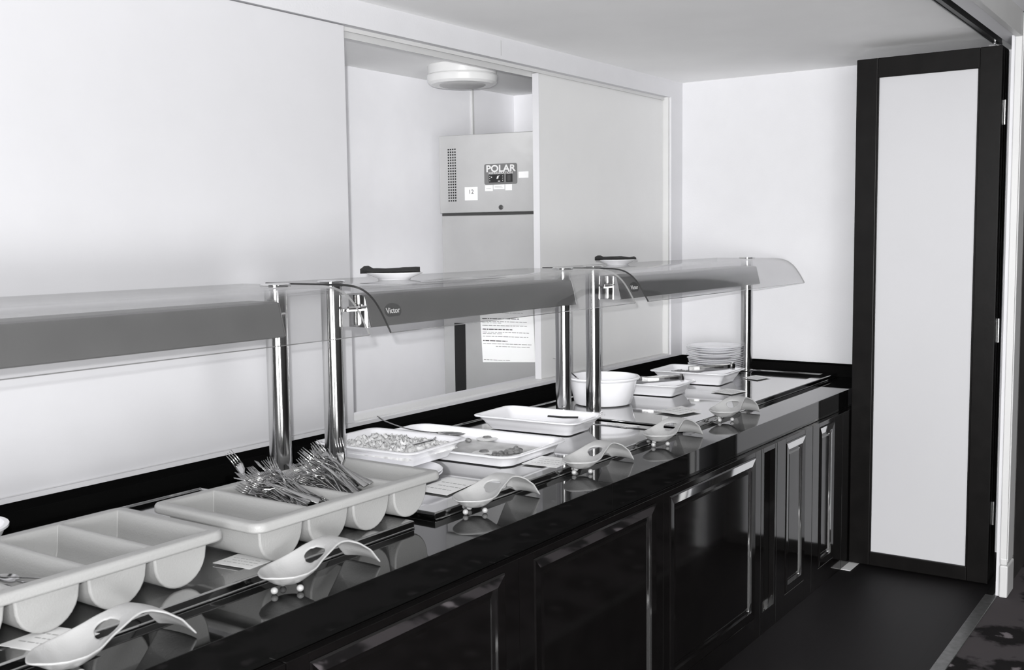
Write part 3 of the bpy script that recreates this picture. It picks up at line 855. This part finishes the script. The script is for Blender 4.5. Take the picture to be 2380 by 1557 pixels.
# ------------------------------------------------------------ kitchen things
t = thing('ceiling_light', 'round white drum ceiling light in the kitchen behind the hatch', 'ceiling light', (4.14, 3.15, 2.32))
o = obj('lamp_base', lathe([(0, 0), (.168, 0), (.168, -.006), (.165, -.040), (.160, -.044), (0, -.044)], 64), m_lampw, t); smooth_angle(o, 30)
o = obj('lamp_shade', lathe([(.158, -.044), (.170, -.046), (.172, -.052), (.166, -.078), (.152, -.088), (.13, -.0885), (.0, -.0885)], 64), m_lampw, t); smooth_angle(o, 30)
o = obj('diffuser', lathe([(0, -.0886), (.112, -.0886), (.105, -.093), (0, -.094)], 48), m_diff, t); smooth_angle(o, 40)

FA = math.radians(-78.956)
t = thing('refrigerator', 'tall stainless steel refrigerator standing in the kitchen behind the hatch', 'refrigerator', (4.289, 3.412, 0), FA)
# local frame: +x runs along the front from its left edge, front faces -y, body behind at +y
FH = 2.016
obj('cabinet_body', boxes((0, 0.62, 0.02, 0.58, 0.02, FH - .004)), m_fridge_door, t, mods=(('bevel', .003, 2),))
top = obj('control_panel', boxes((-0.002, 0.622, -0.012, 0.0195, 1.628, FH)), m_fridge, t, mods=(('bevel', .003, 2),))
obj('gap_strip', boxes((0.002, 0.618, 0.004, 0.0198, 1.614, 1.6275)), m_label, t)
dd = obj('fridge_door', boxes((0.012, 0.620, -0.020, 0.0195, 0.12, 1.6135)), m_fridge_door, t, mods=(('bevel', .004, 2),))
obj('door_handle', boxes((0.074, 0.136, -0.0225, -0.0198, 0.16, 1.070)), m_black, dd)
bm = bmesh.new()
for i in range(20):
    for j in range(4):
        x = .052 + j * .0125; z = 1.690 + i * .0135
        box(bm, x - .0038, x + .0038, -0.0128, -0.0118, z - .0040, z + .0040)
obj('vent_grille', bm, m_black, top)
bm = bmesh.new(); loft(bm, [rrect(.0895, .051, .010, 0, cx=0), rrect(.0895, .051, .010, .0012)])
lp = obj('name_plate', bm, mat('grey_label', 0.16, .5), top, loc=(0.3405, -0.0122, 1.815), rot=(PI / 2, 0, 0))
text_mesh('POLAR', .046, m_white_ink, lp, (0, .026, .0014), (0, 0, 0), bold=.0012, sx=1.12)
text_mesh('REFRIGERATION', .015, m_white_ink, lp, (0, .005, .0014), (0, 0, 0), sx=1.18)
ds = obj('display', boxes((-.064, .018, -.041, -.0015, .0012, .003)), m_black, lp)
bm = boxes((-.052, -.046, -.017, -.012, .003, .0036)); loft(bm, [[(-.022, -.024, .0031), (-.012, -.022, .0031), (-.010, -.012, .0031), (-.004, -.006, .0031), (-.018, -.010, .0031)], [(-.022, -.024, .0036), (-.012, -.022, .0036), (-.010, -.012, .0036), (-.004, -.006, .0036), (-.018, -.010, .0036)]])
box(bm, -.014, -.002, -.037, -.033, .003, .0036)
for q in range(3): box(bm, -.060, -.057, -.012 - q * .011, -.008 - q * .011, .003, .0036); box(bm, .010, .013, -.012 - q * .011, -.008 - q * .011, .003, .0036)
obj('display_marks', bm, m_white_ink, ds)
sw = obj('switch', boxes((.030, .064, -.041, -.0015, .0012, .004)), m_black, lp)
obj('rocker', boxes((.038, .056, -.035, -.007, .004, .006)), m_label, sw)


def sticker(x0, x1, z0, z1, txt=None, size=.02, m=m_paper, lines=0):
    s = obj('sticker', boxes((x0, x1, -0.0128, -0.0119, z0, z1)), m, top)
    if txt: text_mesh(txt, size, m_ink, s, ((x0 + x1) / 2, -.0131, (z0 + z1) / 2 + .008), (PI / 2, 0, 0), extrude=.0002)
    if lines:
        bm = bmesh.new()
        for k in range(lines):
            zz = z0 + (z1 - z0) * (k + 1) / (lines + 1.5); box(bm, x0 + .006, x1 - .008 - .005 * (k % 2), -.0131, -.0127, zz, zz + .002)
        obj('printed_lines', bm, m_faint, s)


sticker(.141, .212, 1.690, 1.756, '12', .030, lines=0)
sticker(.254, .296, 1.733, 1.762, lines=1); sticker(.301, .360, 1.741, 1.7625, lines=2); sticker(.365, .401, 1.734, 1.7625); sticker(.437, .490, 1.792, 1.823)
bm = lathe([(0, 0), (.012, 0), (.012, .003), (.006, .005), (0, .005)], 24)
obj('lock', bm, m_label, top, loc=(.340, -.012, 1.651), rot=(PI / 2, 0, 0))

# notice taped to the fridge door
t2 = thing('paper_notice', 'white printed paper notice taped to the lower part of the refrigerator door', 'notice', (4.289, 3.412, 0), FA)
bm = bmesh.new(); pp = [(.232, .874), (.520, .884), (.508, 1.19), (.216, 1.185)]
loft(bm, [[(x, -.0206, z) for x, z in pp], [(x, -.0214, z) for x, z in pp]]); obj('sheet', bm, m_paper, t2)
random.seed(12); bm = bmesh.new(); bh = bmesh.new()
rows = [(1.150, 1, .10), (1.132, 1, .14), (1.125, 0, .22), (1.094, 1, .20), (1.080, 0, .24), (1.073, 0, .10), (1.060, 0, .24), (1.040, 1, .16), (1.026, 0, .25), (1.019, 0, .11), (1.005, 0, .25), (.982, 1, .13), (.968, 0, .26), (.955, 0, .18), (.886, 0, .14)]
for z, hd, L_ in rows:
    q = 0.0; off = .07 if z == .955 else 0
    while q < L_:
        w_ = min(random.uniform(.008, .03), L_ - q + .004); h_ = .0042 if hd else .0026
        x = .238 + off + q - (z - .88) * .03; box(bh if hd else bm, x, x + w_, -.0218, -.0213, z, z + h_); q += w_ + .004
obj('printed_lines', bm, mat('soft_ink', 0.22, .6), t2); obj('printed_headings', bh, m_ink, t2)
bm = boxes((.352, .378, -.0235, -.0212, 1.172, 1.196)); tag(obj('magnet', bm, m_black, loc=(4.289, 3.412, 0), rot=(0, 0, FA), mods=(('bevel', .003, 2),)), 'small dark magnet at the top of the paper notice', 'magnet')

# ------------------------------------------------------------ dining room beyond the door jamb
t = thing('sideboard', 'dark sideboard with a bright metal rail at the right edge of the picture', 'sideboard', (6.0, 0.35, 0))
obj('body', boxes((-0.5, 0.9, 0, 0.43, 0.05, 1.02)), m_wood, t, mods=(('bevel', .004, 2),))
obj('top', boxes((-0.52, 0.92, -0.02, 0.435, 1.02, 1.045)), m_wood, t, mods=(('bevel', .003, 2),))
bm = bmesh.new(); tube(bm, [(-0.52, -0.03, 1.058), (-.52, .42, 1.058)], .008, 12); obj('rail', bm, m_chrome, t)
